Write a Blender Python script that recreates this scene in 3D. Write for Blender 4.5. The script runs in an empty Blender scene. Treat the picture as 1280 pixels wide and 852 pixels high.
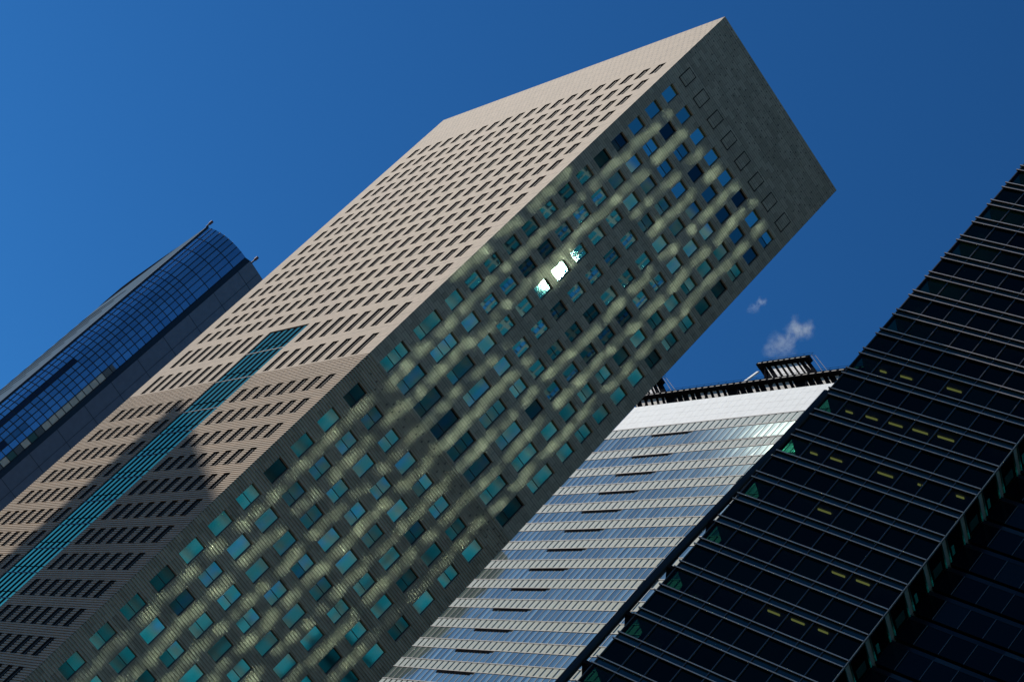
import bpy, math, random
from mathutils import Vector, Matrix

S = bpy.context.scene
COL = S.collection
GZ = 169.33            # height of the street below the tower datum

# ------------------------------------------------------------------ camera
cam = bpy.data.cameras.new('camera')
cam.sensor_width = 36.0
cam.lens = 68.264
cam.clip_start = 1.0
cam.clip_end = 20000.0
camo = bpy.data.objects.new('camera', cam)
COL.objects.link(camo)
_R = ((0.5611707, -0.7796317, -0.2779602), (-0.5445995, -0.0948990, -0.8333100), (0.6232967, 0.6190062, -0.4778416))
camo.matrix_world = Matrix.Translation((-59.2506, -214.3773, -167.6243 + GZ)) @ Matrix(_R).to_4x4()
S.camera = camo

# ------------------------------------------------------------------ sky and sun
SUN = Vector((-0.43017, 0.74129, 0.51521)).normalized()
world = bpy.data.worlds.new('World')
S.world = world
world.use_nodes = True
wt = world.node_tree
sky = wt.nodes.new('ShaderNodeTexSky')
sky.sky_type = 'NISHITA'
sky.sun_disc = False
sky.sun_elevation = math.radians(31.01)
sky.sun_rotation = math.radians(-30.13)
sky.altitude = 1500.0
sky.air_density = 1.0
sky.dust_density = 0.0
sky.ozone_density = 4.0
tint = wt.nodes.new('ShaderNodeVectorMath')
tint.operation = 'MULTIPLY'
tint.inputs[1].default_value = (0.295, 0.91, 1.38)      # polarised, deep blue air
wt.links.new(sky.outputs[0], tint.inputs[0])
wt.links.new(tint.outputs[0], wt.nodes['Background'].inputs['Color'])
wt.nodes['Background'].inputs['Strength'].default_value = 0.06
sl = bpy.data.lights.new('sun', 'SUN')
sl.energy = 4.0
sl.angle = math.radians(0.53)
sl.color = (1.0, 0.93, 0.84)
so = bpy.data.objects.new('sun', sl)
COL.objects.link(so)
so.location = (-200, 300, 500)
so.rotation_euler = SUN.to_track_quat('Z', 'Y').to_euler()

vs = S.view_settings
vs.view_transform = 'Standard'
vs.look = 'None'
vs.exposure = 0.0
vs.gamma = 1.0
vs.use_curve_mapping = False

# sunlight mirrored by the facing glass tower is traced with path guiding
cy = S.cycles
cy.use_denoising = True
cy.blur_glossy = 0.0
cy.sample_clamp_indirect = 0.0
cy.sample_clamp_direct = 0.0
cy.caustics_reflective = True
cy.caustics_refractive = True
cy.max_bounces = 8
cy.diffuse_bounces = 3
cy.glossy_bounces = 5
cy.transparent_max_bounces = 12
cy.use_guiding = True
cy.use_surface_guiding = True
cy.use_volume_guiding = False
cy.guiding_training_samples = 128
cy.surface_guiding_probability = 0.5
cy.use_adaptive_sampling = False

rnd = random.Random(7)

# ------------------------------------------------------------------ helpers
class MB:
    """collects quads and builds one mesh object; coordinates are in the datum frame (street at -GZ)"""
    def __init__(self):
        self.v = []; self.f = []; self.m = []; self.tone = []; self.h = []
    def quad(self, a, b, c, d, m=0, tone=0.5):
        n = len(self.v)
        self.v += [tuple(a), tuple(b), tuple(c), tuple(d)]
        self.h += [0.0, 0.0, 1.0, 1.0]
        self.f.append((n, n + 1, n + 2, n + 3)); self.m.append(m); self.tone.append(tone)
    def poly(self, pts, m=0, tone=0.5):
        n = len(self.v)
        self.v += [tuple(p) for p in pts]; self.h += [0.0] * len(pts)
        self.f.append(tuple(range(n, n + len(pts)))); self.m.append(m); self.tone.append(tone)
    def obox(self, o, ax, ay, az, m=0, tone=0.5):
        """box from corner o along three edge vectors"""
        o, ax, ay, az = Vector(o), Vector(ax), Vector(ay), Vector(az)
        if ax.cross(ay).dot(az) < 0:
            ax, ay = ay, ax
        p = [o, o + ax, o + ax + ay, o + ay]
        q = [x + az for x in p]
        self.quad(p[3], p[2], p[1], p[0], m, tone)
        self.quad(q[0], q[1], q[2], q[3], m, tone)
        for i in range(4):
            j = (i + 1) % 4
            self.quad(p[i], p[j], q[j], q[i], m, tone)
    def prism(self, pts, z0, z1, m=0, tone=0.5):
        """vertical prism over a counter-clockwise plan"""
        n = len(pts)
        a = [Vector((p[0], p[1], z0)) for p in pts]; b = [Vector((p[0], p[1], z1)) for p in pts]
        for i in range(n):
            j = (i + 1) % n
            self.quad(a[i], a[j], b[j], b[i], m, tone)
        self.poly(b, m, tone); self.poly(a[::-1], m, tone)
    def tube(self, pts, r, m=0, n=6):
        pts = [Vector(p) for p in pts]
        rings = []
        for i, p in enumerate(pts):
            t = (pts[min(i + 1, len(pts) - 1)] - pts[max(i - 1, 0)]).normalized()
            u = t.cross(Vector((0, 0, 1)) if abs(t.z) < 0.9 else Vector((1, 0, 0))).normalized()
            w = t.cross(u)
            rings.append([p + (u * math.cos(2 * math.pi * k / n) + w * math.sin(2 * math.pi * k / n)) * r for k in range(n)])
        for i in range(len(rings) - 1):
            for k in range(n):
                self.quad(rings[i][k], rings[i][(k + 1) % n], rings[i + 1][(k + 1) % n], rings[i + 1][k], m)
        self.poly(rings[0][::-1], m); self.poly(rings[-1], m)
    def build(self, name, mats, parent=None):
        me = bpy.data.meshes.new(name)
        base = Vector(parent['_base']) if parent is not None else Vector((0, 0, 0))
        me.from_pydata([(v[0] - base.x, v[1] - base.y, v[2] + GZ - base.z) for v in self.v], [], self.f)
        for m in (mats if isinstance(mats, (list, tuple)) else [mats]):
            me.materials.append(m)
        me.polygons.foreach_set('material_index', self.m)
        at = me.attributes.new('tone', 'FLOAT', 'FACE'); at.data.foreach_set('value', self.tone)
        ah = me.attributes.new('height', 'FLOAT', 'POINT'); ah.data.foreach_set('value', self.h)
        me.update()
        o = bpy.data.objects.new(name, me)
        COL.objects.link(o)
        if parent is not None:
            o.parent = parent
            o['_base'] = tuple(base)
        return o

def thing(name, label, cat, loc, group=None):
    o = bpy.data.objects.new(name, None)
    COL.objects.link(o)
    o.location = loc
    o.empty_display_size = 5
    o['_base'] = tuple(loc)
    o['label'] = label; o['category'] = cat
    if group: o['group'] = group
    return o

# ------------------------------------------------------------------ materials
class NT:
    def __init__(self, name):
        self.m = bpy.data.materials.new(name); self.m.use_nodes = True
        self.t = self.m.node_tree
        self.b = self.t.nodes['Principled BSDF']
        self.out = self.t.nodes['Material Output']
    def n(self, typ, **kw):
        x = self.t.nodes.new(typ)
        for k, v in kw.items():
            if k == 'ins':
                for i, val in v.items():
                    if hasattr(val, 'is_linked'): self.t.links.new(val, x.inputs[i])
                    else: x.inputs[i].default_value = val
            else: setattr(x, k, v)
        return x
    def math(self, op, a, b=0.0, c=None):
        ins = {0: a, 1: b}
        if c is not None: ins[2] = c
        return self.n('ShaderNodeMath', operation=op, ins=ins).outputs[0]
    def mix(self, f, a, b):
        x = self.n('ShaderNodeMix', data_type='RGBA')
        for i, val in ((0, f), (6, a), (7, b)):
            if hasattr(val, 'is_linked'): self.t.links.new(val, x.inputs[i])
            else: x.inputs[i].default_value = val
        return x.outputs[2]
    def set(self, **kw):
        for k, v in kw.items():
            i = self.b.inputs[k.replace('_', ' ')]
            if hasattr(v, 'is_linked'): self.t.links.new(v, i)
            else: i.default_value = v
        return self
    def attr(self, name):
        return self.n('ShaderNodeAttribute', attribute_name=name).outputs['Fac']
    def bump(self, h, dist=0.05, strength=1.0):
        self.set(Normal=self.n('ShaderNodeBump', ins={'Strength': strength, 'Distance': dist, 'Height': h}).outputs[0])

def rgb(r, g, b): return (r, g, b, 1.0)

def plain(name, c, rough=0.5, metal=0.0, spec=0.5, vary=0.12, scale=0.6):
    t = NT(name)
    pos = t.n('ShaderNodeTexCoord').outputs['Object']
    nz = t.n('ShaderNodeTexNoise', ins={'Vector': pos, 'Scale': scale, 'Detail': 4.0}).outputs['Fac']
    f = t.n('ShaderNodeMapRange', ins={0: nz, 1: 0.3, 2: 0.7, 3: 1 - vary, 4: 1 + vary}).outputs[0]
    col = t.n('ShaderNodeVectorMath', operation='SCALE', ins={0: c[:3], 'Scale': f}).outputs[0]
    t.set(Base_Color=col, Roughness=rough, Metallic=metal, Specular_IOR_Level=spec)
    return t.m

def frac(t, x, period):
    return t.math('FRACT', t.math('DIVIDE', x, period))

def stone(name, ribs):
    """tan tile cladding: tile courses, joints, bolt holes on the parapet and a slight tone change per tile"""
    t = NT(name)
    pos = t.n('ShaderNodeTexCoord').outputs['Object']
    sx = t.n('ShaderNodeSeparateXYZ', ins={0: pos})
    x, y, z = sx.outputs
    zd = t.math('SUBTRACT', z, GZ)
    nor = t.n('ShaderNodeNewGeometry').outputs['Normal']
    nx = t.n('ShaderNodeSeparateXYZ', ins={0: nor}).outputs[0]
    isA = t.math('GREATER_THAN', t.math('ABSOLUTE', nx), 0.5)
    u = t.n('ShaderNodeMix', data_type='FLOAT', ins={0: isA, 2: x, 3: y}).outputs[0]
    ph = 0.40
    row = t.math('FLOOR', t.math('DIVIDE', z, ph * 2))
    uo = t.math('ADD', u, t.math('MULTIPLY', t.math('MODULO', row, 2.0), 0.93))
    # per tile tone
    cell = t.n('ShaderNodeCombineXYZ', ins={0: t.math('FLOOR', t.math('DIVIDE', uo, 1.85)), 1: row, 2: isA}).outputs[0]
    rndt = t.n('ShaderNodeTexWhiteNoise', noise_dimensions='3D', ins={'Vector': cell}).outputs['Value']
    fine = t.n('ShaderNodeTexNoise', ins={'Vector': pos, 'Scale': 1.7, 'Detail': 5.0}).outputs['Fac']
    big = t.n('ShaderNodeTexNoise', ins={'Vector': pos, 'Scale': 0.09, 'Detail': 3.0}).outputs['Fac']
    f = t.math('ADD', t.math('MULTIPLY', rndt, t.n('ShaderNodeMix', data_type='FLOAT', ins={0: isA, 2: 0.42, 3: 0.14}).outputs[0]), t.math('ADD', t.math('MULTIPLY', fine, 0.14), t.math('MULTIPLY', big, 0.14)))
    streak = t.n('ShaderNodeTexNoise', ins={'Vector': t.n('ShaderNodeVectorMath', operation='MULTIPLY', ins={0: pos, 1: (1.1, 1.1, 0.05)}).outputs[0], 'Scale': 1.0, 'Detail': 3.0}).outputs['Fac']
    f = t.math('ADD', f, t.math('MULTIPLY', streak, 0.18))
    f = t.math('ADD', f, 0.66)
    base = t.n('ShaderNodeVectorMath', operation='SCALE', ins={0: (0.435, 0.335, 0.228), 'Scale': f}).outputs[0]
    base = t.mix(t.math('MULTIPLY', rndt, 0.25), base, rgb(0.42, 0.31, 0.22))
    # horizontal courses
    fz = frac(t, z, ph)
    line = t.math('LESS_THAN', fz, 0.16)
    # vertical joints, staggered
    fu = frac(t, uo, 1.85)
    vj = t.math('LESS_THAN', fu, 0.035)
    # coarse panel joints
    pj = t.math('LESS_THAN', frac(t, z, ph * 6), 0.035)
    # bolt holes on the blind parapet and on the band between the floors
    off = t.math('MULTIPLY', t.math('MODULO', t.math('FLOOR', t.math('DIVIDE', z, 0.8)), 2.0), 0.62)
    du = t.math('SUBTRACT', frac(t, t.math('ADD', u, off), 1.24), 0.5)
    dz = t.math('SUBTRACT', frac(t, z, 0.8), 0.5)
    r2 = t.math('ADD', t.math('POWER', t.math('MULTIPLY', du, 1.24), 2.0), t.math('POWER', t.math('MULTIPLY', dz, 0.8), 2.0))
    hole = t.math('LESS_THAN', r2, t.n('ShaderNodeMix', data_type='FLOAT', ins={0: isA, 2: 0.016, 3: 0.042}).outputs[0])
    zone = t.math('MAXIMUM', t.math('GREATER_THAN', zd, 6.4),
                  t.math('MULTIPLY', t.math('LESS_THAN', zd, -62.9), t.math('GREATER_THAN', zd, -65.6)))
    hole = t.math('MULTIPLY', hole, zone)
    hc = t.n('ShaderNodeCombineXYZ', ins={0: t.math('FLOOR', t.math('DIVIDE', t.math('ADD', u, off), 1.24)), 1: t.math('FLOOR', t.math('DIVIDE', z, 0.8)), 2: 3.0}).outputs[0]
    hr = t.n('ShaderNodeTexWhiteNoise', noise_dimensions='3D', ins={'Vector': hc}).outputs['Value']
    keep = t.math('MAXIMUM', isA, t.math('GREATER_THAN', hr, 0.45))
    hole = t.math('MULTIPLY', hole, t.math('MULTIPLY', keep, t.math('ADD', 0.55, t.math('MULTIPLY', hr, 0.45))))
    if ribs:
        dark = t.math('MAXIMUM', t.math('MULTIPLY', vj, 0.35), t.math('MULTIPLY', hole, 0.8))
        hgt = t.math('MULTIPLY', fine, 0.3)
    else:
        lw = t.n('ShaderNodeMix', data_type='FLOAT', ins={0: isA, 2: 0.55, 3: 0.16}).outputs[0]
        dark = t.math('MAXIMUM', t.math('MULTIPLY', line, lw), t.math('MULTIPLY', vj, 0.6))
        dark = t.math('MAXIMUM', dark, t.math('MAXIMUM', t.math('MULTIPLY', pj, 0.75), t.math('MULTIPLY', hole, 0.85)))
        hgt = t.math('SUBTRACT', t.math('MULTIPLY', fine, 0.3), t.math('MULTIPLY', line, 0.6))
    col = t.mix(dark, base, rgb(0.05, 0.045, 0.04))
    t.set(Base_Color=col, Roughness=0.75, Specular_IOR_Level=0.25)
    t.bump(hgt, 0.03, 0.5)
    return t.m

def pane_glass(name, dark, bright, rough=0.02, metal=0.85, wob=0.004, spec=0.22):
    """coated window glass, tone varies per pane"""
    t = NT(name)
    tone = t.attr('tone'); h = t.attr('height')
    pos = t.n('ShaderNodeTexCoord').outputs['Object']
    nz = t.n('ShaderNodeTexNoise', ins={'Vector': pos, 'Scale': 0.35, 'Detail': 2.0}).outputs['Fac']
    col = t.mix(tone, dark, bright)
    t.set(Base_Color=col, Roughness=rough, Metallic=metal, Specular_IOR_Level=spec)
    t.bump(nz, wob, 1.0)
    return t.m

def emit(name, c, s):
    t = NT(name)
    t.set(Base_Color=rgb(*c), Emission_Color=rgb(*c), Emission_Strength=s)
    return t.m

def clear_glass(name, tint, refl=0.05, rough=0.01, rc=(0.8, 0.9, 1.0)):
    t = NT(name)
    t.t.nodes.remove(t.b)
    tr = t.n('ShaderNodeBsdfTransparent', ins={0: rgb(*tint)})
    gl = t.n('ShaderNodeBsdfGlossy', ins={0: rgb(*rc), 'Roughness': rough})
    fr = t.n('ShaderNodeFresnel', ins={'IOR': 1.45})
    f = t.math('MULTIPLY', fr.outputs[0], refl / 0.04)
    mx = t.n('ShaderNodeMixShader', ins={0: f, 1: tr.outputs[0], 2: gl.outputs[0]})
    t.t.links.new(mx.outputs[0], t.out.inputs[0])
    return t.m

M_stone = stone('stone_tiles', False)
M_ribbed = stone('ribbed_stone', True)
M_frame = plain('bronze_window_frame', (0.045, 0.04, 0.038), 0.4, 0.3)
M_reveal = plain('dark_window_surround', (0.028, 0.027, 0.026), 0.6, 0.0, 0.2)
M_frame_grey = plain('grey_window_frame', (0.11, 0.107, 0.10), 0.6, 0.0, 0.1)
M_pane = pane_glass('coated_teal_glass', rgb(0.04, 0.09, 0.10), rgb(0.42, 0.74, 0.66), wob=0.0002)
def soft_pane(name, dark, bright, rough):
    t = NT(name)
    t.t.nodes.remove(t.b)
    tone = t.attr('tone'); h = t.attr('height')
    k = t.math('MULTIPLY', tone, t.math('ADD', 0.55, t.math('MULTIPLY', h, 0.45)))
    g = t.n('ShaderNodeBsdfAnisotropic', distribution='BECKMANN', ins={0: t.mix(tone, dark, bright), 'Roughness': rough})
    t.t.links.new(g.outputs[0], t.out.inputs[0])
    return t.m
M_pane_soft = soft_pane('teal_soft_glass', rgb(0.03, 0.07, 0.08), rgb(0.52, 0.95, 0.84), 0.060)
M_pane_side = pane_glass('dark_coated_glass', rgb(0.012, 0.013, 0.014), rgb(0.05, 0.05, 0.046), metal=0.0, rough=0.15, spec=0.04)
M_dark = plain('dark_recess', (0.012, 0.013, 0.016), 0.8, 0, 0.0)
M_fin_teal = pane_glass('teal_bay_glass', rgb(0.24, 0.58, 0.17), rgb(0.36, 0.74, 0.23), 0.08, 0.95, wob=0.001)
M_line0 = plain('black_mullion_steel', (0.012, 0.014, 0.018), 0.8, 0, 0.0)
M_red = plain('red_lamp_glass', (0.16, 0.05, 0.03), 0.4)
M_roof = plain('roof_screed', (0.25, 0.24, 0.23), 0.9)

# ------------------------------------------------------------------ facade builder
def facade(mb, org, U, N, u0, u1, zlo, zhi, openings, depth, m=0, rib=None, rm=None):
    """wall sheet with real recessed openings. org+U*u is the wall line, N points outwards, openings: list of (ua, ub, za, zb)"""
    org, U, N = Vector(org), Vector(U), Vector(N)
    flip = U.cross(Vector((0, 0, 1))).dot(N) < 0
    def P(u, z, d=0.0):
        return org + U * u + Vector((0, 0, z)) - N * d
    def q(a, b, c, d, mm=m):
        if flip: mb.quad(b, a, d, c, mm)
        else: mb.quad(a, b, c, d, mm)
    def wall(ua, ub, za, zb):
        if ub - ua < 1e-4 or zb - za < 1e-4: return
        if rib is None:
            q(P(ua, za), P(ub, za), P(ub, zb), P(ua, zb)); return
        pitch, gap, dep = rib
        k = math.floor(za / pitch)
        z = za
        prev = None
        while z < zb - 1e-5:
            base = k * pitch
            edges = [(base, base + gap, dep), (base + gap, base + pitch, 0.0)]
            for ea, eb, dd in edges:
                a, b = max(ea, z), min(eb, zb)
                if b - a > 1e-5:
                    if prev is not None and prev != dd:
                        if dd > prev: q(P(ua, a, prev), P(ub, a, prev), P(ub, a, dd), P(ua, a, dd))
                        else: q(P(ua, a, prev), P(ub, a, prev), P(ub, a, dd), P(ua, a, dd))
                    q(P(ua, a, dd), P(ub, a, dd), P(ub, b, dd), P(ua, b, dd))
                    prev = dd; z = b
            k += 1
    rows = {}
    for o in openings: rows.setdefault((round(o[2], 3), round(o[3], 3)), []).append(o)
    z = zlo
    for (za, zb) in sorted(rows):
        wall(u0, u1, z, za)
        u = u0
        for (ua, ub, _, _) in sorted(rows[(za, zb)]):
            wall(u, ua, za, zb)
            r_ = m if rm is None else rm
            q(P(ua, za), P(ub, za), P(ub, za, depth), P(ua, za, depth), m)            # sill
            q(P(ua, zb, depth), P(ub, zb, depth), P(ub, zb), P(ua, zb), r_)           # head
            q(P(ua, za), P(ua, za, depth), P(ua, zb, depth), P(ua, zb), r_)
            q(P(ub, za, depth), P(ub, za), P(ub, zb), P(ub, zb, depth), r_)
            u = ub
        wall(u, u1, za, zb)
        z = zb
    wall(u0, u1, z, zhi)

def window(fr, gl, org, U, N, ua, ub, za, zb, depth, splits, tones, fw=0.07, bars=(), tilt=0.0, fm=0, gm=0):
    """frame bars into fr, panes into gl"""
    org, U, N = Vector(org), Vector(U), Vector(N)
    Z = Vector((0, 0, 1))
    def P(u, z, d): return org + U * u + Z * z - N * d
    d0 = depth - 0.07
    for (a, b, c, d) in ((ua, ub, za, za + fw), (ua, ub, zb - fw, zb), (ua, ua + fw, za + fw, zb - fw), (ub - fw, ub, za + fw, zb - fw)):
        fr.obox(P(a, c, depth + 0.05), U * (b - a), Z * (d - c), N * 0.12, fm)
    for s in splits:
        zz = za + (zb - za) * s
        fr.obox(P(ua + fw, zz - 0.04, depth + 0.05), U * (ub - ua - 2 * fw), Z * 0.08, N * 0.11, fm)
    for s in bars:
        uu = ua + (ub - ua) * s
        fr.obox(P(uu - 0.035, za + fw, depth + 0.05), U * 0.07, Z * (zb - za - 2 * fw), N * 0.115, fm)
    zs = [za] + [za + (zb - za) * s for s in splits] + [zb]
    flip = U.cross(Z).dot(N) < 0
    for i in range(len(zs) - 1):
        a, b = (rnd.gauss(0, tilt), rnd.gauss(0, tilt)) if tilt else (0, 0)
        w, h = (ub - ua) / 2, (zs[i + 1] - zs[i]) / 2
        c = [P(ua, zs[i], depth + a * w + b * h), P(ub, zs[i], depth - a * w + b * h), P(ub, zs[i + 1], depth - a * w - b * h), P(ua, zs[i + 1], depth + a * w - b * h)]
        if flip: c = [c[1], c[0], c[3], c[2]]
        gl.quad(*c, gm, tones[i % len(tones)])

# ================================================================== tan stone tower
LA, LB = 79.70, 31.57
ROOF = 16.17
tower = thing('stone_tower', 'tall tan stone tower with square windows, dappled light on its shaded face', 'tower', (LB / 2, LA / 2, 0))
ROWS = [(-1, 4.2, 1.34)] + [(i, -4.0 * i, 1.34) for i in range(13)] + [(13, -53.396, 2.26), (14, -59.968, 2.26)]
ROWS += [(15 + i, -67.647 - 4.851 * i, 1.52) for i in range(20)]
ZS, ZR = -50.9, -62.6       # top of the glass strip recess, top of the ribbed cladding
SY0, SY1 = 33.6, 46.5       # glass strip on the long face
dB, dA = 0.42, 0.35
UB, NB, UA, NA = (1, 0, 0), (0, -1, 0), (0, 1, 0), (-1, 0, 0)
def colB(j): c = 2.728 + 3.718 * j; return c - 0.925, c + 0.925
def colA(k): c = 5.617 + 3.701 * k; return c - 1.85, c
opB = [(*colB(j), z - h, z + h) for i, z, h in ROWS if i >= 0 for j in range(8)]
RIB = (0.40, 0.17, 0.13)
w = MB()
facade(w, (0, 0, 0), UB, NB, 0, LB, ZR, ROOF, [o for o in opB if o[2] > ZR], dB)
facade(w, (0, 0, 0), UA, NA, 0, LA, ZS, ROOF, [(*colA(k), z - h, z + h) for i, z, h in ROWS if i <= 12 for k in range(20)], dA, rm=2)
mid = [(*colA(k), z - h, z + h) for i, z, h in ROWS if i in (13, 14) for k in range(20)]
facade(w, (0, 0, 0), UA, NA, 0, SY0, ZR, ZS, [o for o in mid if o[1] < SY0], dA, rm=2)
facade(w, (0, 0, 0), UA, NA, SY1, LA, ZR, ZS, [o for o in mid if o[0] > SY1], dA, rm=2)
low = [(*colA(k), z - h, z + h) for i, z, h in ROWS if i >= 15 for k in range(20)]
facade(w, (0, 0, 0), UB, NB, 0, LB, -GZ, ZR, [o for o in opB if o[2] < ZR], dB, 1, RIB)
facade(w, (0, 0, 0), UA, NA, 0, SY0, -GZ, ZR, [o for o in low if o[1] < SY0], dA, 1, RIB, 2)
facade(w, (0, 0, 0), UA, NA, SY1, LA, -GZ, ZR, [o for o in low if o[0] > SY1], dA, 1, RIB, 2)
# hidden faces, strip recess cheeks, back wall of openings
w.quad((LB, 0, -GZ), (LB, LA, -GZ), (LB, LA, ROOF), (LB, 0, ROOF))
w.quad((LB, LA, -GZ), (0, LA, -GZ), (0, LA, ROOF), (LB, LA, ROOF))
w.quad((0, SY0, ZS), (0, SY1, ZS), (0.5, SY1, ZS), (0.5, SY0, ZS))
w.quad((0, SY0, -GZ), (0, SY0, ZS), (0.5, SY0, ZS), (0.5, SY0, -GZ))
w.quad((0, SY1, -GZ), (0.5, SY1, -GZ), (0.5, SY1, ZS), (0, SY1, ZS))
w.build('wall', [M_stone, M_ribbed, M_reveal], tower)
r = MB()
r.quad((0, 0, ROOF - 0.02), (LB, 0, ROOF - 0.02), (LB, LA, ROOF - 0.02), (0, LA, ROOF - 0.02))
r.build('roof', M_roof, tower)
# blind stone panels in the row above the top windows
for j in range(8):
    a, b = colB(j)
    p = MB()
    for (ua, ub, za, zb) in ((a, b, 4.2 - 1.34, 4.2 - 1.19), (a, b, 4.2 + 1.19, 4.2 + 1.34), (a, a + 0.15, 4.2 - 1.19, 4.2 + 1.19), (b - 0.15, b, 4.2 - 1.19, 4.2 + 1.19)):
        p.obox((ua, -0.012, za), (ub - ua, 0, 0), (0, 0.03, 0), (0, 0, zb - za), 1)
    p.obox((a + 0.15, -0.05, 4.2 - 1.19), (b - a - 0.30, 0, 0), (0, 0.06, 0), (0, 0, 2.38), 0)
    p.build('blind_panel', [M_stone, M_dark], tower)
# windows: the hundred that show largest are parts of their own
big = []
for i, z, h in ROWS:
    if i < 0: continue
    for j in range(8): big.append((i, j, z, h))
inview = [b for b in big if b[0] <= 26]
inview.sort(key=lambda b: (-(b[3] * (1 + 0.012 * b[0]) * (1 if b[0] < 26 else 0.1)), b[1]))
own = set((b[0], b[1]) for b in inview[:100])
rest_f, rest_g = MB(), MB()
def toneB(i, j):
    # curtains and blinds differ from room to room
    t = rnd.choice((1.0, 0.95, 0.9, 0.85, 0.75, 0.65, 0.5, 0.35, 0.15, 0.04))
    return t
for i, j, z, h in big:
    a, b = colB(j)
    if h > 2: sp = rnd.choice(((0.36,), (0.36, 0.68), (0.3,)))
    elif h > 1.4: sp = rnd.choice((( 0.45,), (0.5,), (), (), (0.4,)))
    else: sp = rnd.choice(((), (), (), (0.42,)))
    t = toneB(i, j)
    if j == 2 and 4 <= i <= 12: t = 0.95; sp = ()
    tones = [t] + [min(1.0, max(0.03, t * rnd.choice((1.0, 0.95, 0.85, 0.75, 0.4)))) for _ in sp]
    rnd.shuffle(tones)
    tl = 0.0 if (abs(i - 8) <= 4 and abs(j - 2) <= 2) else 0.0022
    if (i, j) in own:
        f, g = MB(), MB()
        window(f, g, (0, 0, 0), UB, NB, a, b, z - h, z + h, dB - 0.02, sp, tones, tilt=tl)
        wo = f.build('window', M_frame, tower)
        g.build('glass_pane', M_pane if (abs(i - 8) <= 3 and abs(j - 2) <= 3) else M_pane_soft, wo)
    else:
        window(rest_f, rest_f, (0, 0, 0), UB, NB, a, b, z - h, z + h, dB - 0.02, sp, tones, tilt=tl, fm=0, gm=1 if (abs(i - 8) <= 3 and abs(j - 2) <= 3) else 4)
for i, z, h in ROWS:
    for k in range(20):
        if i >= 13 and 8 <= k <= 11: continue
        a, b = colA(k)
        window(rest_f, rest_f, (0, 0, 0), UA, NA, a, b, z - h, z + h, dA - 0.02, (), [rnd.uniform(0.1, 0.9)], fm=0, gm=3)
        rest_f.obox((0.17, b - 0.62, z - h + 0.12), (0.03, 0, 0), (0, 0.15, 0), (0, 0, 2 * h - 0.24), 2)
ro = rest_f.build('window', [M_frame, M_pane, M_frame_grey, M_pane_side, M_pane_soft], tower)
ro['kind'] = 'stuff'
# glazed strip: dark back, teal glass fins, floor bands
st = MB()
st.quad((0.45, SY0, -GZ), (0.45, SY0, ZS), (0.45, SY1, ZS), (0.45, SY1, -GZ), 0)
strip = st.build('glass_strip', M_dark, tower)
fl = [ZS - 0.3] + [z - h - 0.55 for i, z, h in ROWS if i >= 13] + [-GZ]
NF = 6
BP = (SY1 - SY0) / NF
for n in range(NF):
    fb = MB()
    yy = SY0 + n * BP
    for za, zb in zip(fl[:-1], fl[1:]):
        for (p, qf) in ((0.0, 0.74), (0.775, 0.985)):
            z1 = za + (zb - za) * p; z2 = za + (zb - za) * qf
            a, b = rnd.gauss(0, 0.004), rnd.gauss(0, 0.004)
            fb.quad((0.10 + a, yy + BP * 0.62, z2), (0.10 + b, yy + 0.1, z2), (0.10 - a, yy + 0.1, z1), (0.10 - b, yy + BP * 0.62, z1), 0, rnd.uniform(0.2, 1))
            fb.quad((0.11, yy + BP, z2), (0.11, yy + BP * 0.62, z2), (0.11, yy + BP * 0.62, z1), (0.11, yy + BP, z1), 1)
    fb.build('glass_bay', [M_fin_teal, M_line0], strip)
    fb = MB()
    fb.obox((0.04, yy, fl[-1]), (0.38, 0, 0), (0, 0.1, 0), (0, 0, fl[0] - fl[-1]), 0)
    fb.build('mullion', M_line0, strip)
for za in fl[1:-1]:
    bb = MB()
    bb.obox((0.05, SY0 + 0.05, za - 0.07), (0.4, 0, 0), (0, SY1 - SY0 - 0.1, 0), (0, 0, 0.12))
    bb.build('floor_band', M_frame, strip)
# ================================================================== white banded tower
M_white = plain('white_enamel_panel', (0.74, 0.78, 0.77), 0.62, 0.0, 0.13, 0.06)
M_spand = plain('white_spandrel_glass', (0.38, 0.445, 0.42), 0.65, 0.0, 0.10, 0.06)
M_alu = plain('pale_aluminium', (0.40, 0.40, 0.39), 0.6, 0.0, 0.2)
M_blue = pane_glass('blue_reflecting_glass', rgb(0.24, 0.34, 0.33), rgb(0.68, 0.84, 0.70), 0.04, 0.72)
M_soffit = plain('pale_louvre_slat', (0.46, 0.43, 0.38), 0.7, 0.0, 0.1)
M_bright = plain('white_louvre_slat', (0.75, 0.74, 0.70), 0.7, 0.0, 0.1)
M_black = plain('black_steel', (0.012, 0.012, 0.014), 0.9, 0.0, 0.0)
WO = Vector((71.596, 78.825, 2.0045)); WD = Vector((math.cos(-1.578689), math.sin(-1.578689), 0)); WN = Vector((-0.99997, 0.00789, 0))
Zv = Vector((0, 0, 1))
white = thing('banded_tower', 'white tower with blue window bands beneath a black roof canopy, puffing steam', 'tower', tuple((WO + WD * 20 - WN * 20).to_2d()) + (0,))
def WP(u, z, d=0.0): return WO + WD * u + Zv * z + WN * d
UL, UR = -16.05, 62.0
cols = 41; pw = 1.9045
top = 21.45
body = MB()
body.obox(WP(UL, -GZ - 2, -0.25), WD * (UR - UL), -WN * 38, Zv * (GZ + 2 + top - 0.1))
body.build('core_wall', M_alu, white)
pan = MB()
for k in range(cols):
    u = UL + k * pw
    for n in range(4):
        pan.obox(WP(u + 0.02, 14.3 + n * 1.79 + 0.015, -0.2), WD * (pw - 0.04), Zv * (1.79 - 0.03), WN * (0.2 + rnd.uniform(-0.002, 0.002)))
pan.build('parapet_panel', M_white, white)
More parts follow.
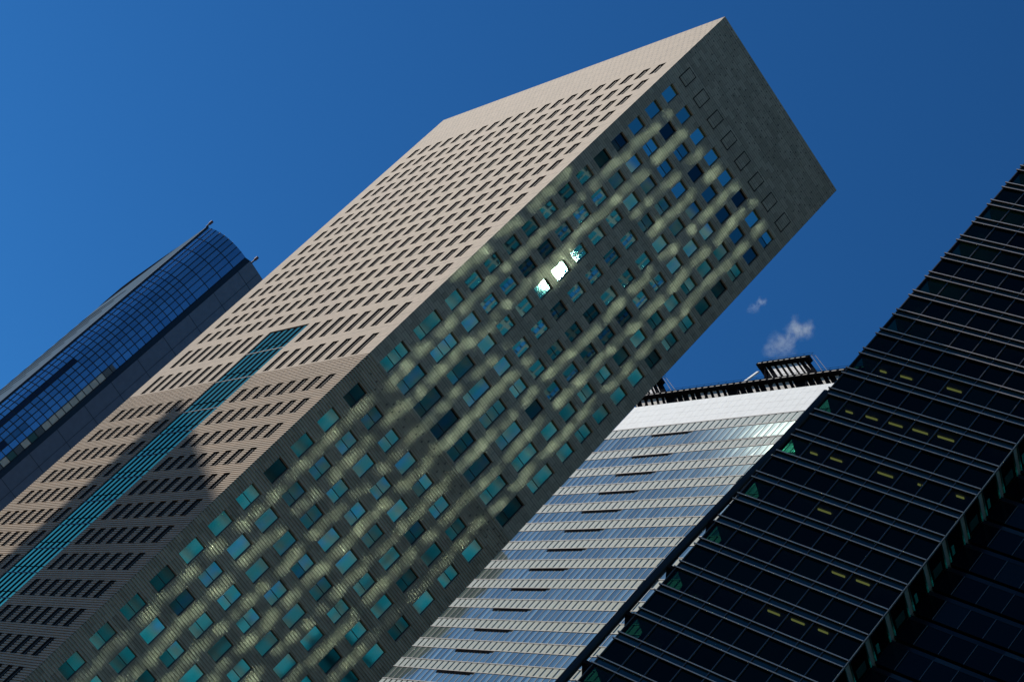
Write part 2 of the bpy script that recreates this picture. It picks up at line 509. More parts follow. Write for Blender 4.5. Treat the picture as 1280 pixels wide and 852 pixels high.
floors = [(14.0, 11.6, 11.42, 7.75), (7.35, 5.35, 5.2, 2.4)] + [(2.25 - 5.2 * i, 0.25 - 5.2 * i, 0.05 - 5.2 * i, -2.8 - 5.2 * i) for i in range(31)]
for n, (s1, s0, w1, w0) in enumerate(floors):
    s = MB()
    s.obox(WP(UL, s1, -0.1), WD * (UR - UL), Zv * 0.14, WN * 0.2, 1)
    s.obox(WP(UL, s0 - 0.17, -0.1), WD * (UR - UL), Zv * 0.14, WN * 0.2, 1)
    for k in range(cols):
        u = UL + k * pw
        s.obox(WP(u + 0.42, s0 + 0.02, -0.1), WD * (pw - 0.52), Zv * (s1 - s0 - 0.04), WN * 0.13, 0)
        s.quad(WP(u, s0, -0.06), WP(u + 0.42, s0, -0.06), WP(u + 0.42, s1, -0.06), WP(u, s1, -0.06), 2, 0.2)
    s.build('spandrel', [M_spand, M_alu, M_blue], white)
    g = MB()
    for k in range(cols):
        u = UL + k * pw
        vent = -0.1 < u < 11.3
        run = (k // 5 + n) % 3
        sp = 0.45 if not vent else 0.0
        t1 = rnd.uniform(0.05, 0.35); t2 = rnd.uniform(0.55, 1.0) if rnd.random() < (0.75 if run else 0.4) else rnd.uniform(0.2, 0.5)
        a, b = rnd.gauss(0, 0.002), rnd.gauss(0, 0.002)
        hh = (w1 - w0) / 2
        zt = w1 - (0.42 if vent else 0)
        g.quad(WP(u, w0, a), WP(u + pw * 0.5, w0, a), WP(u + pw * 0.5, zt, b), WP(u, zt, b), 0, t1 if not vent else rnd.uniform(0.3, 0.5))
        g.quad(WP(u + pw * 0.5, w0, a), WP(u + pw, w0, b), WP(u + pw, zt, a), WP(u + pw * 0.5, zt, b), 0, t2 if not vent else rnd.uniform(0.3, 0.5))
        g.obox(WP(u - 0.05, w0, 0.0), WD * 0.1, Zv * (w1 - w0), WN * 0.05, 1)
    gl = g.build('ribbon_window', [M_blue, M_alu], white)
    for k in range(6):
        u = 0.0 + k * pw
        v = MB()
        v.obox(WP(u + 0.12, w1 - 0.62, -0.02), WD * (pw - 0.3), Zv * 0.62, WN * 0.11)
        v.build('vent_slot', M_black, gl) if n < 16 else None
# edge trim
e = MB(); e.obox(WP(UL - 0.25, -GZ - 2, -0.3), WD * 0.25, Zv * (GZ + 2 + top), WN * 0.5); e.build('corner_trim', M_white, white)
# roof canopy: slatted soffit beyond the wall head, higher canopy box and railings
def louvre(u0, u1, z0, z1, lean, pitch, pale, slat, braces=()):
    """roof screen: dark backing, slanting pale slats, dark cap rail with short pale cleats"""
    cb = MB()
    cb.quad(WP(u0 + lean, z0, -0.9), WP(u1 + lean, z0, -0.9), WP(u1, z1, -0.9), WP(u0, z1, -0.9), 1)
    cb.obox(WP(u0 - 0.15, z1, -0.9), WD * (u1 - u0 + 0.3), Zv * 0.62, WN * 1.3, 1)
    n = int((u1 - u0) / pitch)
    for k in range(n):
        wd = pale[k % len(pale)] * pitch
        u = u0 + (k + 0.3) * pitch
        if wd:
            a = WP(u + lean, z0, -0.6); b = WP(u, z1, -0.6)
            cb.obox(a, WD * wd, b - a, WN * 0.12, 0)
        cb.obox(WP(u0 + k * pitch + 0.25, z1 + 0.16, 0.4), WD * (pitch * 0.62), Zv * 0.2, WN * 0.04, 2)
    for (ua, ub) in braces:
        a = WP(ua, z0, -0.5); b = WP(ub, z1, -0.5)
        cb.obox(a, WD * 0.35, b - a, WN * 0.15, 1)
    return cb.build('louvre_screen', [slat, M_black, M_soffit], white)
louvre(-19.5, 60, 21.5, 24.4, 3.6, 1.9, (0.12, 0.5, 0.55, 0.55, 0.5, 0.14, 0.0, 0.1, 0.06, 0.35), M_soffit, [(k * 9.5 - 13, k * 9.5 - 15) for k in range(8)])
louvre(14.3, 28.6, 25.1, 30.2, 7.0, 1.55, (0.0, 0.12, 0.5, 0.58, 0.5, 0.62, 0.6, 0.2, 0.14), M_bright, [(34.3, 26.6), (20.4, 16.0)])
louvre(-30.0, -15.1, 25.1, 29.6, 6.2, 1.55, (0.5, 0.5, 0.55, 0.5, 0.5, 0.55, 0.5, 0.15, 0.1), M_bright)
fnb = MB(); fnb.obox(WP(13.2, 25.1, -0.5), WD * 0.7, WD * 4.0 + Zv * 3.6 - WD * 2.0, WN * 0.3); fnb.build('brace', M_white, white)
M_mullion_dark = plain('dark_grey_rail', (0.08, 0.08, 0.085), 0.6, 0.0, 0.1)
rl = MB()
for (u0, u1, z, d) in ((-18, 60, 25.0, 0.0), (14.5, 28.4, 30.8, 0.0), (-30, -15.3, 30.2, 0.0)):
    for hz in (0.7, 1.3):
        rl.tube([WP(u0, z + hz, d), WP(u1, z + hz, d)], 0.03, 0, 4)
    n = int((u1 - u0) / 2.2)
    for k in range(n + 1):
        u = u0 + (u1 - u0) * k / n
        rl.tube([WP(u, z, d), WP(u, z + 1.35, d)], 0.03, 0, 4)
rl.build('railing', M_mullion_dark, white)
for (u, z0, z1) in ((28.9, 25.3, 31.0), (-14.9, 25.3, 30.4)):
    lad = MB()
    for q in (0.0, 1.3):
        lad.tube([WP(u + q + 7.6, z0, 0.2), WP(u + q, z1 - q * 0.2, 0.2)], 0.04, 0, 5)
    lad.tube([WP(u, z1, 0.2), WP(u + 1.3, z1 - 0.3, 0.2)], 0.05, 0, 5)
    lad.build('ladder', M_mullion_dark, white)

# steam puffs over the canopy
sm = NT('steam')
sm.t.nodes.remove(sm.b)
tc = sm.n('ShaderNodeTexCoord').outputs['Object']
wn = sm.n('ShaderNodeTexNoise', ins={'Vector': tc, 'Scale': 0.30, 'Detail': 3.0})
wv = sm.n('ShaderNodeVectorMath', operation='SCALE', ins={0: sm.n('ShaderNodeVectorMath', operation='SUBTRACT', ins={0: wn.outputs['Color'], 1: (0.5, 0.5, 0.5)}).outputs[0], 'Scale': 5.0}).outputs[0]
pv = sm.n('ShaderNodeVectorMath', operation='ADD', ins={0: tc, 1: wv}).outputs[0]
tot = None
for (c, rad, wgt) in (((0, -1.2, 3.6), 2.6, 1.0), ((0, 1.4, 4.4), 2.0, 1.0), ((0, -2.9, 3.3), 2.0, 0.9), ((0, -0.8, 0.6), 2.3, 0.8), ((0, 1.8, -0.6), 2.4, 0.4), ((0, 3.6, -1.2), 1.8, 0.3), ((0, -1.2, -2.0), 2.2, 0.6), ((0, 0.6, -3.2), 2.2, 0.3)):
    d = sm.n('ShaderNodeVectorMath', operation='DISTANCE', ins={0: pv, 1: c}).outputs['Value']
    f = sm.n('ShaderNodeMapRange', ins={0: d, 1: rad, 2: 0.0, 3: 0.0, 4: wgt}).outputs[0]
    tot = f if tot is None else sm.math('MAXIMUM', tot, f)
fz = sm.n('ShaderNodeTexNoise', ins={'Vector': tc, 'Scale': 0.75, 'Detail': 7.0, 'Roughness': 0.7}).outputs['Fac']
tot = sm.math('MULTIPLY', tot, sm.n('ShaderNodeMapRange', ins={0: fz, 1: 0.42, 2: 0.62, 3: 0.04, 4: 1.2}).outputs[0])
vp = sm.n('ShaderNodeVolumePrincipled', ins={'Color': rgb(0.96, 1.0, 0.92), 'Density': sm.math('MULTIPLY', tot, 0.33), 'Anisotropy': 0.55})
sm.t.links.new(vp.outputs[0], sm.out.inputs['Volume'])
def puff(center, half, scale=1.0):
    b = MB(); hx, hy, hz = half
    b.obox((-hx, -hy, -hz - GZ), (2 * hx, 0, 0), (0, 2 * hy, 0), (0, 0, 2 * hz))
    o = b.build('steam', sm.m)
    o.location = (center[0], center[1], center[2] + GZ); o.scale = (scale,) * 3
    o['kind'] = 'stuff'; o['label'] = 'small white puff of steam drifting off the roof canopy'; o['category'] = 'steam'
    return o
s1 = puff(tuple(WP(16.4, 37.4, 0)), (5.5, 7.5, 8.0), 0.98)
s2 = puff(tuple(WP(-5.3, 52.2, 0)), (5.5, 7.5, 8.0), 0.42)
s2['label'] = 'faint scrap of steam higher in the sky, left of the larger puff'

# ================================================================== dark glass tower
M_fin = plain('grey_aluminium_fin', (0.70, 0.58, 0.50), 0.5, 0.0, 0.2)
M_mul = plain('dark_mullion', (0.10, 0.10, 0.11), 0.4, 0.2)
M_spd = pane_glass('dark_teal_spandrel', rgb(0.015, 0.04, 0.05), rgb(0.03, 0.075, 0.085), 0.12, 0.5)
M_clear = clear_glass('dark_clear_glass', (0.20, 0.26, 0.24), 0.013)
M_green = clear_glass('green_edge_glass', (0.05, 0.30, 0.22), 0.02)
M_ceil = plain('office_ceiling', (0.32, 0.33, 0.30), 0.8)
M_int = plain('office_interior', (0.03, 0.035, 0.035), 0.8)
M_opq = pane_glass('blackout_glass', rgb(0.001, 0.0016, 0.002), rgb(0.002, 0.009, 0.009), 0.06, 0.0, spec=0.09)
M_lamp = emit('fluorescent_lamp', (1.0, 0.88, 0.24), 0.42)
M_blade = pane_glass('green_glass_blade', rgb(0.005, 0.03, 0.03), rgb(0.05, 0.75, 0.58), 0.3, 0.0)
KO = Vector((44.34663, -15.61467, 18.03041)); K1 = Vector((0.41529, -0.90969, 0)); KI = Vector((0.90969, 0.41529, 0))
dark = thing('dark_glass_tower', 'near-black glass tower with paired pale fins and yellow ceiling lights', 'tower', tuple((KO + K1 * 14 + KI * 20).to_2d()) + (0,))
def KP(s, z, d=0.0): return Vector((KO.x, KO.y, KO.z)) + K1 * s + KI * d + Zv * z
SW = 28.474; FH = 4.4; BAY = SW / 8; SB = 4.7; SW2 = 62.0
KR = 26.4
zbot = -GZ - KO.z
# hidden body: side and back walls, interior core
cw = MB()
cw.obox(KP(1.0, zbot, 9.0), K1 * (SW2 - 2), KI * 26, Zv * (KR - 1 - zbot), 0)
cw.obox(KP(0, KR - 0.9, 0.1), K1 * SW, KI * 34, Zv * 0.9, 0)
cw.obox(KP(SW, KR - 0.9, SB + 0.1), K1 * (SW2 - SW), KI * 29, Zv * 0.9, 0)
cw.build('core_wall', M_int, dark)
LAMPS = [(6, 3.29, 2.25, 1.0), (6, 7.03, 2.11, 1.8), (6, 14.62, 1.81, 2.2), (8, 3.35, 2.23, 1.1), (8, 6.99, 2.03, 1.8), (8, 10.81, 1.9, 2.1), (8, 14.66, 1.74, 2.3), (8, 18.58, 1.56, 2.4),
         (10, 3.37, 2.16, 1.1), (10, 7.02, 1.91, 1.8), (10, 10.19, 1.86, 0.8), (10, 14.72, 1.66, 2.3), (10, 21.29, 1.4, 1.9), (10, 19.9, 1.4, 0.4), (10, 25.95, 1.16, 1.1),
         (12, 10.96, 1.72, 2.0), (14, 18.93, 1.27, 1.9), (14, 22.57, 1.08, 1.9), (16, 15.09, 1.27, 1.8), (16, 18.74, 1.13, 1.9), (16, 22.48, 1.02, 1.4)]
lit_floors = {}
for i in range(-5, 38):
    z = -FH * i
    if z < zbot + 5: break
    lit = i % 2 == 0
    sp = MB()
    for k in range(8):
        a = KP(k * BAY, z - 1.1, 0.12); b = KP((k + 1) * BAY, z - 1.1, 0.12)
        sp.quad(a, b, b + Zv * 1.1, a + Zv * 1.1, 0, rnd.uniform(0.3, 0.8))
    sp.obox(KP(0.02, z - 1.1, 0.16), K1 * (SW - 0.04), KI * 9, Zv * 1.08, 1)
    sp.build('spandrel', [M_spd, M_ceil], dark)
    for dz in (0.0, -1.1):
        fn = MB()
        fn.obox(KP(-0.28, z + dz - 0.08, -0.24), K1 * (SW + 0.28), KI * 0.06, Zv * 0.15)
        fn.obox(KP(-0.28, z + dz - 0.06, -0.18), K1 * (SW + 0.28), KI * 0.28, Zv * 0.11, 1)
        fn.build('fin', [M_fin, M_black], dark)
    rw = MB()
    for k in range(8):
        a = KP(k * BAY, z - FH, 0.15); b = KP((k + 1) * BAY, z - FH, 0.15)
        t = rnd.random()
        see = lit and (k < 3 or any(l[0] == i and int(l[1] // BAY) == k for l in LAMPS) or rnd.random() < 0.35)
        rw.quad(a, b, b + Zv * (FH - 1.1), a + Zv * (FH - 1.1), 1 if see else 0, t)
        if lit and not see: pass
    rwo = rw.build('ribbon_window', [M_opq, M_clear], dark)
    sd = MB()
    if lit:
        # glazed corner: green glass on the flank, with a dark post, then solid wall
        sd.quad(KP(0.03, z - FH, 0.5), KP(0.03, z - FH, 3.6), KP(0.03, z - 1.1, 3.6), KP(0.03, z - 1.1, 0.5), 1)
        sd.obox(KP(0.0, z - FH, 0.1), K1 * 0.3, KI * 0.4, Zv * (FH - 1.1), 0)
        sd.obox(KP(0.0, z - FH, 3.6), K1 * 0.3, KI * 30, Zv * (FH - 1.1), 0)
        sd.tube([KP(1.0, z - FH, 4.2), KP(1.0, z - 1.1, 4.2)], 0.35, 2, 8)
        sd.obox(KP(0.4, z - FH, 3.9), K1 * 3.0, KI * 0.15, Zv * (FH - 1.1), 2)
    else:
        sd.obox(KP(0.0, z - FH, 0.2), K1 * 0.3, KI * 33, Zv * (FH - 1.1), 0)
    sd.obox(KP(0.0, z - 1.1, 0.2), K1 * 0.01, KI * 33, Zv * 1.1, 0)
    sd.build('side_wall', [M_black, M_green, M_ceil], dark)
    for (li, s, d, ln) in LAMPS:
        if li == i:
            lb = MB(); lb.obox(KP(s - ln / 2, z - 1.1 - 0.14, d - 0.12), K1 * ln, KI * 0.26, Zv * 0.1)
            lb.build('ceiling_light', M_lamp, dark)
for k in range(9):
    mu = MB()
    mu.obox(KP(k * BAY - 0.06, zbot, -0.06), K1 * 0.12, KI * 0.3, Zv * (KR - zbot))
    mu.build('mullion', M_mul, dark)
ct = MB(); ct.obox(KP(SW - 0.02, zbot, -0.1), K1 * 0.08, KI * 0.16, Zv * (KR - zbot)); ct.build('corner_trim', M_fin, dark)
# set-back wing with the glass return wall between
M_wing = pane_glass('dark_blue_glass', rgb(0.001, 0.002, 0.004), rgb(0.006, 0.018, 0.028), 0.06, 0.02, spec=0.12)
M_wsp = pane_glass('dark_wing_spandrel', rgb(0.008, 0.010, 0.016), rgb(0.03, 0.045, 0.055), 0.2, 0.2)
wb = thing and None
for i in range(-5, 38):
    z = -FH * i - 0.7
    if z < zbot + 5: break
    wg = MB()
    for k in range(9):
        s0 = SW + k * 3.45 - 0.7
        a = KP(max(s0, SW), z - FH + 0.5, SB); b = KP(s0 + 3.45, z - FH + 0.5, SB)
        wg.quad(a, b, b + Zv * (FH - 1.1), a + Zv * (FH - 1.1), 0, rnd.choice((0.05, 0.1, 0.15, 0.2, 0.6, 0.9)) if i % 2 else rnd.uniform(0, 0.25))
        wg.obox(KP(s0 - 0.04, z - FH + 0.5, SB - 0.1), K1 * 0.08, KI * 0.2, Zv * (FH - 1.1), 1)
    wg.build('ribbon_window', [M_wing, M_mul], dark)
    ws = MB()
    for k in range(9):
        s0 = SW + k * 3.45 - 0.7
        a = KP(max(s0, SW), z - 0.6, SB - 0.05); b = KP(s0 + 3.45, z - 0.6, SB - 0.05)
        ws.quad(a, b, b + Zv * 0.6, a + Zv * 0.6, 0, rnd.choice((0.1, 0.2, 0.3, 0.9)))
    ws.obox(KP(SW, z - 0.62, SB + 0.02), K1 * (SW2 - SW), KI * 4, Zv * 0.64, 1)
    ws.build('spandrel', [M_wsp, M_int], dark)
    # return wall pane and two upright glass blades per floor
    rp = MB()
    a = KP(SW - 0.03, z - FH + 0.5, 0.3); b = KP(SW - 0.03, z - FH + 0.5, SB - 0.1)
    rp.quad(a, b, b + Zv * FH, a + Zv * FH, 0, 0.1)
    rp.obox(KP(SW - 0.02, z - FH + 1.4, 2.6), K1 * 0.06, KI * 1.5, Zv * 0.55 if i % 2 else Zv * 1.9, 1, 0.35 if i % 2 else 0.05)
    rpo = rp.build('return_wall', [M_opq, M_blade], dark)
    for dz in (0.7, -0.4):
        bl = MB()
        for q in range(8):
            d0 = 0.1 + q * (SB - 0.3) / 8
            bl.obox(KP(SW + 0.03, z + dz - 0.07, d0), K1 * 0.16, KI * (SB - 0.3) / 8, Zv * (0.10 + 0.012 * q), 0, (0.02, 0.03, 0.05, 0.08, 0.15, 0.5, 1.0, 0.7)[q])  # rising tone paints the lit green of the blade's far end
        bl.build('glass_blade', M_blade, rpo)
wl = MB(); wl.obox(KP(29.15 - 0.8, -FH * 12 - 1.25, 6.3), K1 * 1.7, KI * 0.25, Zv * 0.1); wl.build('ceiling_light', M_lamp, dark)
# outrigger pole beside the corner, bent back to the wall at its head
ps = [(-0.05, -36), (-0.32, -46.4), (-0.85, -53.5), (-1.25, -61.0), (-1.62, -69), (-1.85, -77), (-2.05, -93.5), (-2.4, zbot)]
po = MB()
M_pole = plain('dark_painted_steel', (0.018, 0.018, 0.02), 0.3, 0.0, 0.35)
po.tube([KP(s_, z_, 0.2) for s_, z_ in ps], 0.62, 0, 20)
pole = po.build('outrigger_pole', M_pole, dark)
for q in pole.data.polygons: q.use_smooth = True
for i in range(14, 36, 2):
    z = -FH * i - 1.1
    if z < zbot + 3: break
    s = -1.2 - 0.015 * (-z - 60)
    br = MB()
    br.obox(KP(s, z - 0.55, -0.1), K1 * (-s - 0.02), KI * 0.6, Zv * 0.5)
    br.poly([KP(s + 0.2, z - 0.6, 0.1), KP(-0.02, z - 0.6, 0.1), KP(-0.02, z - 2.4, 0.1)]); br.poly([KP(-0.02, z - 2.4, 0.1), KP(-0.02, z - 0.6, 0.1), KP(s + 0.2, z - 0.6, 0.1)][::1])
    br.build('bracket', M_black, pole)

# ================================================================== curved blue glass tower
M_cglass = pane_glass('blue_curved_glass', rgb(0.20, 0.30, 0.40), rgb(0.36, 0.48, 0.58), 0.03, 0.85)
M_dark_refl = pane_glass('dark_reflection_glass', rgb(0.02, 0.025, 0.04), rgb(0.04, 0.05, 0.075), 0.1, 0.5)
M_tan_refl = plain('beige_painted_reflection', (0.80, 0.70, 0.50), 0.6)
M_teal2 = pane_glass('teal_reflection_glass', rgb(0.10, 0.26, 0.26), rgb(0.16, 0.42, 0.40), 0.08, 0.6)
M_grey2 = pane_glass('grey_tinted_glass', rgb(0.12, 0.20, 0.26), rgb(0.20, 0.30, 0.36), 0.08, 0.7)
M_navy = plain('blue_grey_stone', (0.17, 0.18, 0.20), 0.6, 0, 0.3, 0.08)
M_flank = plain('pale_blue_metal', (0.13, 0.19, 0.25), 0.8, 0.0, 0.0, 0.04)
M_line = plain('black_mullion', (0.012, 0.014, 0.02), 0.4)
CR = 55.7
curved = thing('curved_glass_tower', 'distant blue glass tower with bowed front and grey flank', 'tower', (35, 295, 0))
arc = []
A0, A1 = Vector((18.3, 275.4, 0)), Vector((29.9, 267.5, 0))
NA_ = 9
for k in range(NA_ + 1):
    t = k / NA_
    p = A0.lerp(A1, t)
    nrm = Vector((-(A1 - A0).y, (A1 - A0).x, 0)).normalized()
    if nrm.y > 0: nrm = -nrm
    arc.append(p + nrm * 2.6 * 4 * t * (1 - t))
def CPt(p, z): return Vector((p.x, p.y, z))
gw = MB()
zl = [CR - 4.8 * k for k in range(5)]
while zl[-1] > -GZ + 3: zl.append(zl[-1] - 2.4)
for a, b in zip(arc[:-1], arc[1:]):
    for z1, z0 in zip(zl[:-1], zl[1:]):
        kk = arc.index(a)
        mt = 0
        if kk == 3 and z1 < 2 or (kk == 4 and z1 < -32): mt = 1  # darker panes paint in the reflection of a dark tower
        if kk == NA_ - 1 and z1 < 4: mt = 2 if (z1 > -18 or int(z1 / 2.4) % 3 == 0) else (3 if int(z1 / 2.4) % 3 == 1 else 0)  # beige and teal panes paint in the reflection of the stone tower
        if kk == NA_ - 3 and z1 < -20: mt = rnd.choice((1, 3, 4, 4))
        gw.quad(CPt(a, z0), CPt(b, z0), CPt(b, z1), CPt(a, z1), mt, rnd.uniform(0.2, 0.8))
gwo = gw.build('glass_wall', [M_cglass, M_dark_refl, M_tan_refl, M_teal2, M_grey2], curved)
ml = MB()
for a in arc[1:-1]:
    ml.obox(CPt(a, -GZ) - Vector((0.11, 0.14, 0)), (0.22, 0, 0), (0, 0.22, 0), (0, 0, GZ + CR))
for z1 in zl[1:]:
    for a, b in zip(arc[:-1], arc[1:]):
        d = (b - a); n = Vector((d.y, -d.x, 0)).normalized()
        ml.obox(CPt(a, z1 - 0.1) + n * 0.08, d, -n * 0.14, (0, 0, 0.2))
ml.build('glazing_bars', M_line, gwo)
# corner post; the dark reflected strip in the front is painted by pane colour
post = MB()
post.prism([(29.9, 267.5), (30.3, 266.9), (31.5, 266.4), (31.6, 269.5), (30.0, 269.5)], -GZ, CR - 0.2)
post.build('corner_post', M_line, curved)
side = MB()
side.quad((31.4, 266.3, -GZ), (58, 270.4, -GZ), (58, 270.4, CR), (31.4, 266.3, CR), 0)
side.quad((58, 270.4, -GZ), (62, 349, -GZ), (62, 349, CR), (58, 270.4, CR), 0)
side.poly([(18.3, 275.4, CR - 0.1), (29.9, 267.5, CR - 0.1), (31.4, 266.3, CR - 0.1), (58, 270.4, CR - 0.1), (62, 349, CR - 0.1), (26.9, 349, CR - 0.1)], 0)
side.quad((62, 349, -GZ), (26.9, 349, -GZ), (26.9, 349, CR), (62, 349, CR), 0)
so_ = side.build('side_wall', M_navy, curved)
jt = MB()
dv = Vector((26.6, 4.1, 0)).normalized(); nn = Vector((dv.y, -dv.x, 0))
for z in [CR - 9.6 * k - 5.0 for k in range(23)]:
    jt.obox(Vector((31.4, 266.3, z)) + nn * 0.02, dv * 26.8, nn * 0.03, (0, 0, 0.12))
for s in (4.2, 8.4, 12.6, 16.8, 21.0):
    jt.obox(Vector((31.4, 266.3, -GZ)) + dv * s + nn * 0.018, dv * 0.1, nn * 0.03, (0, 0, GZ + CR - 0.5))
jt.build('panel_joints', M_line, so_)
fk = MB()
F0, F1 = Vector((18.0, 276.2, 0)), Vector((26.9, 349.0, 0))
fd = (F1 - F0); fn_ = Vector((-fd.y, fd.x, 0)).normalized()
fk.quad(CPt(F1, -GZ), CPt(F0, -GZ), CPt(F0, CR), CPt(F1, CR))
fk.obox(CPt(F0, -GZ) - fd.normalized() * 0.9 , fd.normalized() * 0.9, -fn_ * 0.5, (0, 0, GZ + CR + 0.3), 1)
fko = fk.build('flank_wall', [M_flank, M_line], curved)
nt = MB()
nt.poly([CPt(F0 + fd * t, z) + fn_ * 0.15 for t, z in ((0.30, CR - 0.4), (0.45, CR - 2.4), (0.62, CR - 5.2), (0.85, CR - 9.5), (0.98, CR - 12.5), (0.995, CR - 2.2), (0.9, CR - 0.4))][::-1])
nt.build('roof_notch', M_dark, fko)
for k in range(44):
    z = CR - 21.0 - 4.8 * k
    if z < -GZ + 4: break
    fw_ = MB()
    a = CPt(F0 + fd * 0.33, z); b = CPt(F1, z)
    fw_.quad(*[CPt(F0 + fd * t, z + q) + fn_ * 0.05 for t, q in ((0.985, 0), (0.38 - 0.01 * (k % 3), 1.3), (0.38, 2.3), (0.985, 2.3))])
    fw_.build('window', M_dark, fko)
for p, z in ((Vector((17.9, 275.8, 0)), CR), (Vector((32.0, 266.3, 0)), CR), ):
    lm = MB()
    lm.tube([CPt(p, z), CPt(p, z + 1.2)], 0.25, 0); lm.tube([CPt(p, z + 1.2), CPt(p, z + 2.4)], 0.42, 1)
    lm.build('obstruction_lamp', [M_frame, M_red], curved)

# ================================================================== facing glass tower, outside the frame: mirrors the sun onto the shaded stone face
def mirror(name, c, rough):
    t = NT(name)
    t.t.nodes.remove(t.b)
    g = t.n('ShaderNodeBsdfAnisotropic', distribution='BECKMANN', ins={0: rgb(*c), 'Roughness': rough})
    t.t.links.new(g.outputs[0], t.out.inputs[0])
    return t.m
M_msharp = mirror('flat_mirror_glass', (0.50, 0.82, 0.76), 0.032)
M_mirror = mirror('warped_mirror_glass', (0.50, 0.82, 0.76), 0.037)
M_mtilt = mirror('tinted_vision_glass', (0.45, 0.98, 0.50), 0.02)
M_mdark = plain('dark_spandrel_wall', (0.03, 0.035, 0.04), 0.6)
MN = Vector((-0.40688, 0.91348, 0)); MX = Vector((0.91348, 0.40688, 0))
MO = Vector((44.18966, -106.03005, 34.77730))
facing = thing('mirror_glass_tower', 'teal mirror glass tower reflected in the stone tower windows, outside the picture', 'tower', tuple((MO + MX * 8 - MN * 15).to_2d()) + (0,))
def MP(a, z, d=0.0): return Vector((MO.x, MO.y, 0)) + MX * a + MN * d + Zv * z
MA0, MA1, MTOP = -18.0, 36.5, 66.0
bd = MB(); bd.obox(MP(MA0, -GZ, -0.3), MX * (MA1 - MA0), -MN * 30, Zv * (GZ + MTOP + 1.0)); bd.build('core_wall', M_mdark, facing)
strength = {0: 1.0, 1: 1.0, 2: 0.55, 3: 1.0, 4: 0.9, 5: 0.8, 6: 0.5}
zc = MTOP - 2.2
n = 0
while zc > -GZ + 4:
    g = MB()
    for k in range(-4, 12):
        a = -5.12 + 3.553 * k
        if a - 1.8 < MA0 or a + 1.8 > MA1: continue
        f = strength.get(k, 0.0)
        if f and zc > -75:
            wdt = 0.86 * f ** 0.5
            ms = 2 if (abs(zc - 35) < 13 and abs(a) < 9) else 0
            # each floor-high pane is three warped lights, so its beam lands as an uneven streak
            if rnd.random() < 0.12: wdt *= 0.6
            sway = rnd.gauss(0, 0.0007) + (0.032 if ms else 0.0)
            lean = rnd.random()
            for part in range(3):
                if lean < 0.30 and part == (1 if lean < 0.15 else 2): continue
                h = 1.42 * rnd.uniform(0.7, 1.0)
                ww = wdt * rnd.uniform(0.6, 1.15)
                ta, tb = sway + rnd.gauss(0, 0.0006), rnd.gauss(0, 0.0016)
                c = MP(a + rnd.uniform(-0.1, 0.1), zc + (part - 1) * 1.45)
                g.quad(*[c + MX * x * ww / 2 + Zv * y * h / 2 + MN * (ta * x * ww / 2 + tb * y * h / 2) for x, y in ((1, -1), (-1, -1), (-1, 1), (1, 1))], ms)
            sidew = (3.553 - wdt) / 2 - 0.15
            for sgn in (-1, 1):
                cc = MP(a + sgn * (wdt / 2 + 0.1 + sidew / 2), zc, -0.15)
                tl = 0.36 + rnd.gauss(0, 0.02)
                g.quad(*[cc + MX * x * sidew / 2 + Zv * y * 1.6 + MN * (tl * x * sidew / 2) for x, y in ((1, -1), (-1, -1), (-1, 1), (1, 1))], 1)
        else:
            cc = MP(a, zc, 0.2)
            for q in range(3):
                tl = 0.36 + rnd.gauss(0, 0.02)
                c2 = cc + MX * (q - 1) * 1.1
                g.quad(*[c2 + MX * x * 0.5 + Zv * y * 1.6 + MN * (tl * x * 0.5) for x, y in ((1, -1), (-1, -1), (-1, 1), (1, 1))], 1)
    if abs(zc - 35.0) < 2.5:
        c = MP(-0.2, zc, 0.03)
        g.quad(*[c + MX * x * 1.1 + Zv * y * (2.1 if zc < 35 else 1.3) for x, y in ((1, -1), (-1, -1), (-1, 1), (1, 1))], 2)
    g.build('ribbon_window', [M_mirror, M_mtilt, M_msharp], facing)
    zc -= 4.4

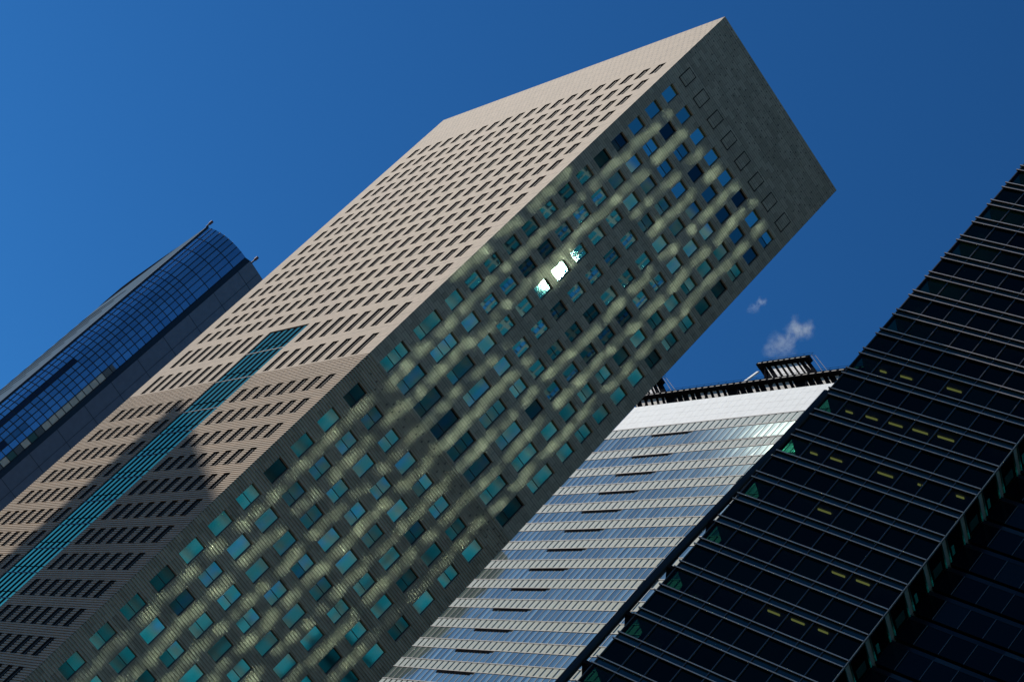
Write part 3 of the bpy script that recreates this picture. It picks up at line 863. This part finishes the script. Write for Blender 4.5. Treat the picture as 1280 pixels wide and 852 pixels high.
# ================================================================== tower outside the frame whose shadow falls on the stone tower
caster = thing('grey_tower', 'grey concrete tower outside the picture that shades the stone tower corner', 'tower', (-110, 215, 0))
M_conc = plain('grey_concrete', (0.30, 0.30, 0.30), 0.8)
SN = Vector((-0.43017, 0.74129, 0)).normalized()
cb = MB()
p0 = Vector((-95.0, 53.5 + 1.7232 * 95, 0)); hC = -66.0 + 1.1977 * 95
e1 = Vector((-0.73, -0.683, 0)); e2 = Vector((-0.683, 0.73, 0))
def cpt(a, b): q = p0 + e1 * a + e2 * b; return (q.x, q.y)
pl = [cpt(0, 0), cpt(34, 0), cpt(34, 24), cpt(0, 24)]
ar = sum(pl[i][0] * pl[(i + 1) % 4][1] - pl[(i + 1) % 4][0] * pl[i][1] for i in range(4))
if ar < 0: pl = pl[::-1]
cb.prism(pl, -GZ, hC)
cb.build('wall', M_conc, caster)

# ================================================================== dark slab block hidden behind the stone tower, seen mirrored in the white tower's glass
slab = thing('slab_block', 'dark slab block hidden behind the stone tower, mirrored in the white tower glass', 'building', (38, 203, 0))
sb = MB(); sb.obox((27.0, 194, -GZ), (25, 0, 0), (0, 11, 0), (0, 0, GZ + 29)); sb.build('wall', plain('charcoal_cladding', (0.03, 0.035, 0.035), 0.7, 0, 0.1), slab)
for k in range(12):
    wb = MB(); wb.obox((28.0, 193.9, 24.0 - 4.6 * k), (23, 0, 0), (0, 0.08, 0), (0, 0, 2.2)); wb.build('ribbon_window', M_opq, slab)

# ================================================================== ground
gm = NT('city_ground')
pos = gm.n('ShaderNodeTexCoord').outputs['Object']
gn = gm.n('ShaderNodeTexNoise', ins={'Vector': pos, 'Scale': 0.02, 'Detail': 6.0}).outputs['Fac']
gm.set(Base_Color=gm.mix(gn, rgb(0.10, 0.10, 0.10), rgb(0.26, 0.25, 0.23)), Roughness=0.9)
gb = MB(); gb.quad((-6000, -6000, -GZ - 0.02), (6000, -6000, -GZ - 0.02), (6000, 6000, -GZ - 0.02), (-6000, 6000, -GZ - 0.02))
go = gb.build('ground', gm.m)
go['kind'] = 'structure'; go['label'] = 'grey paved city ground around the towers'; go['category'] = 'ground'

for o in bpy.data.objects:
    if '_base' in o: del o['_base']
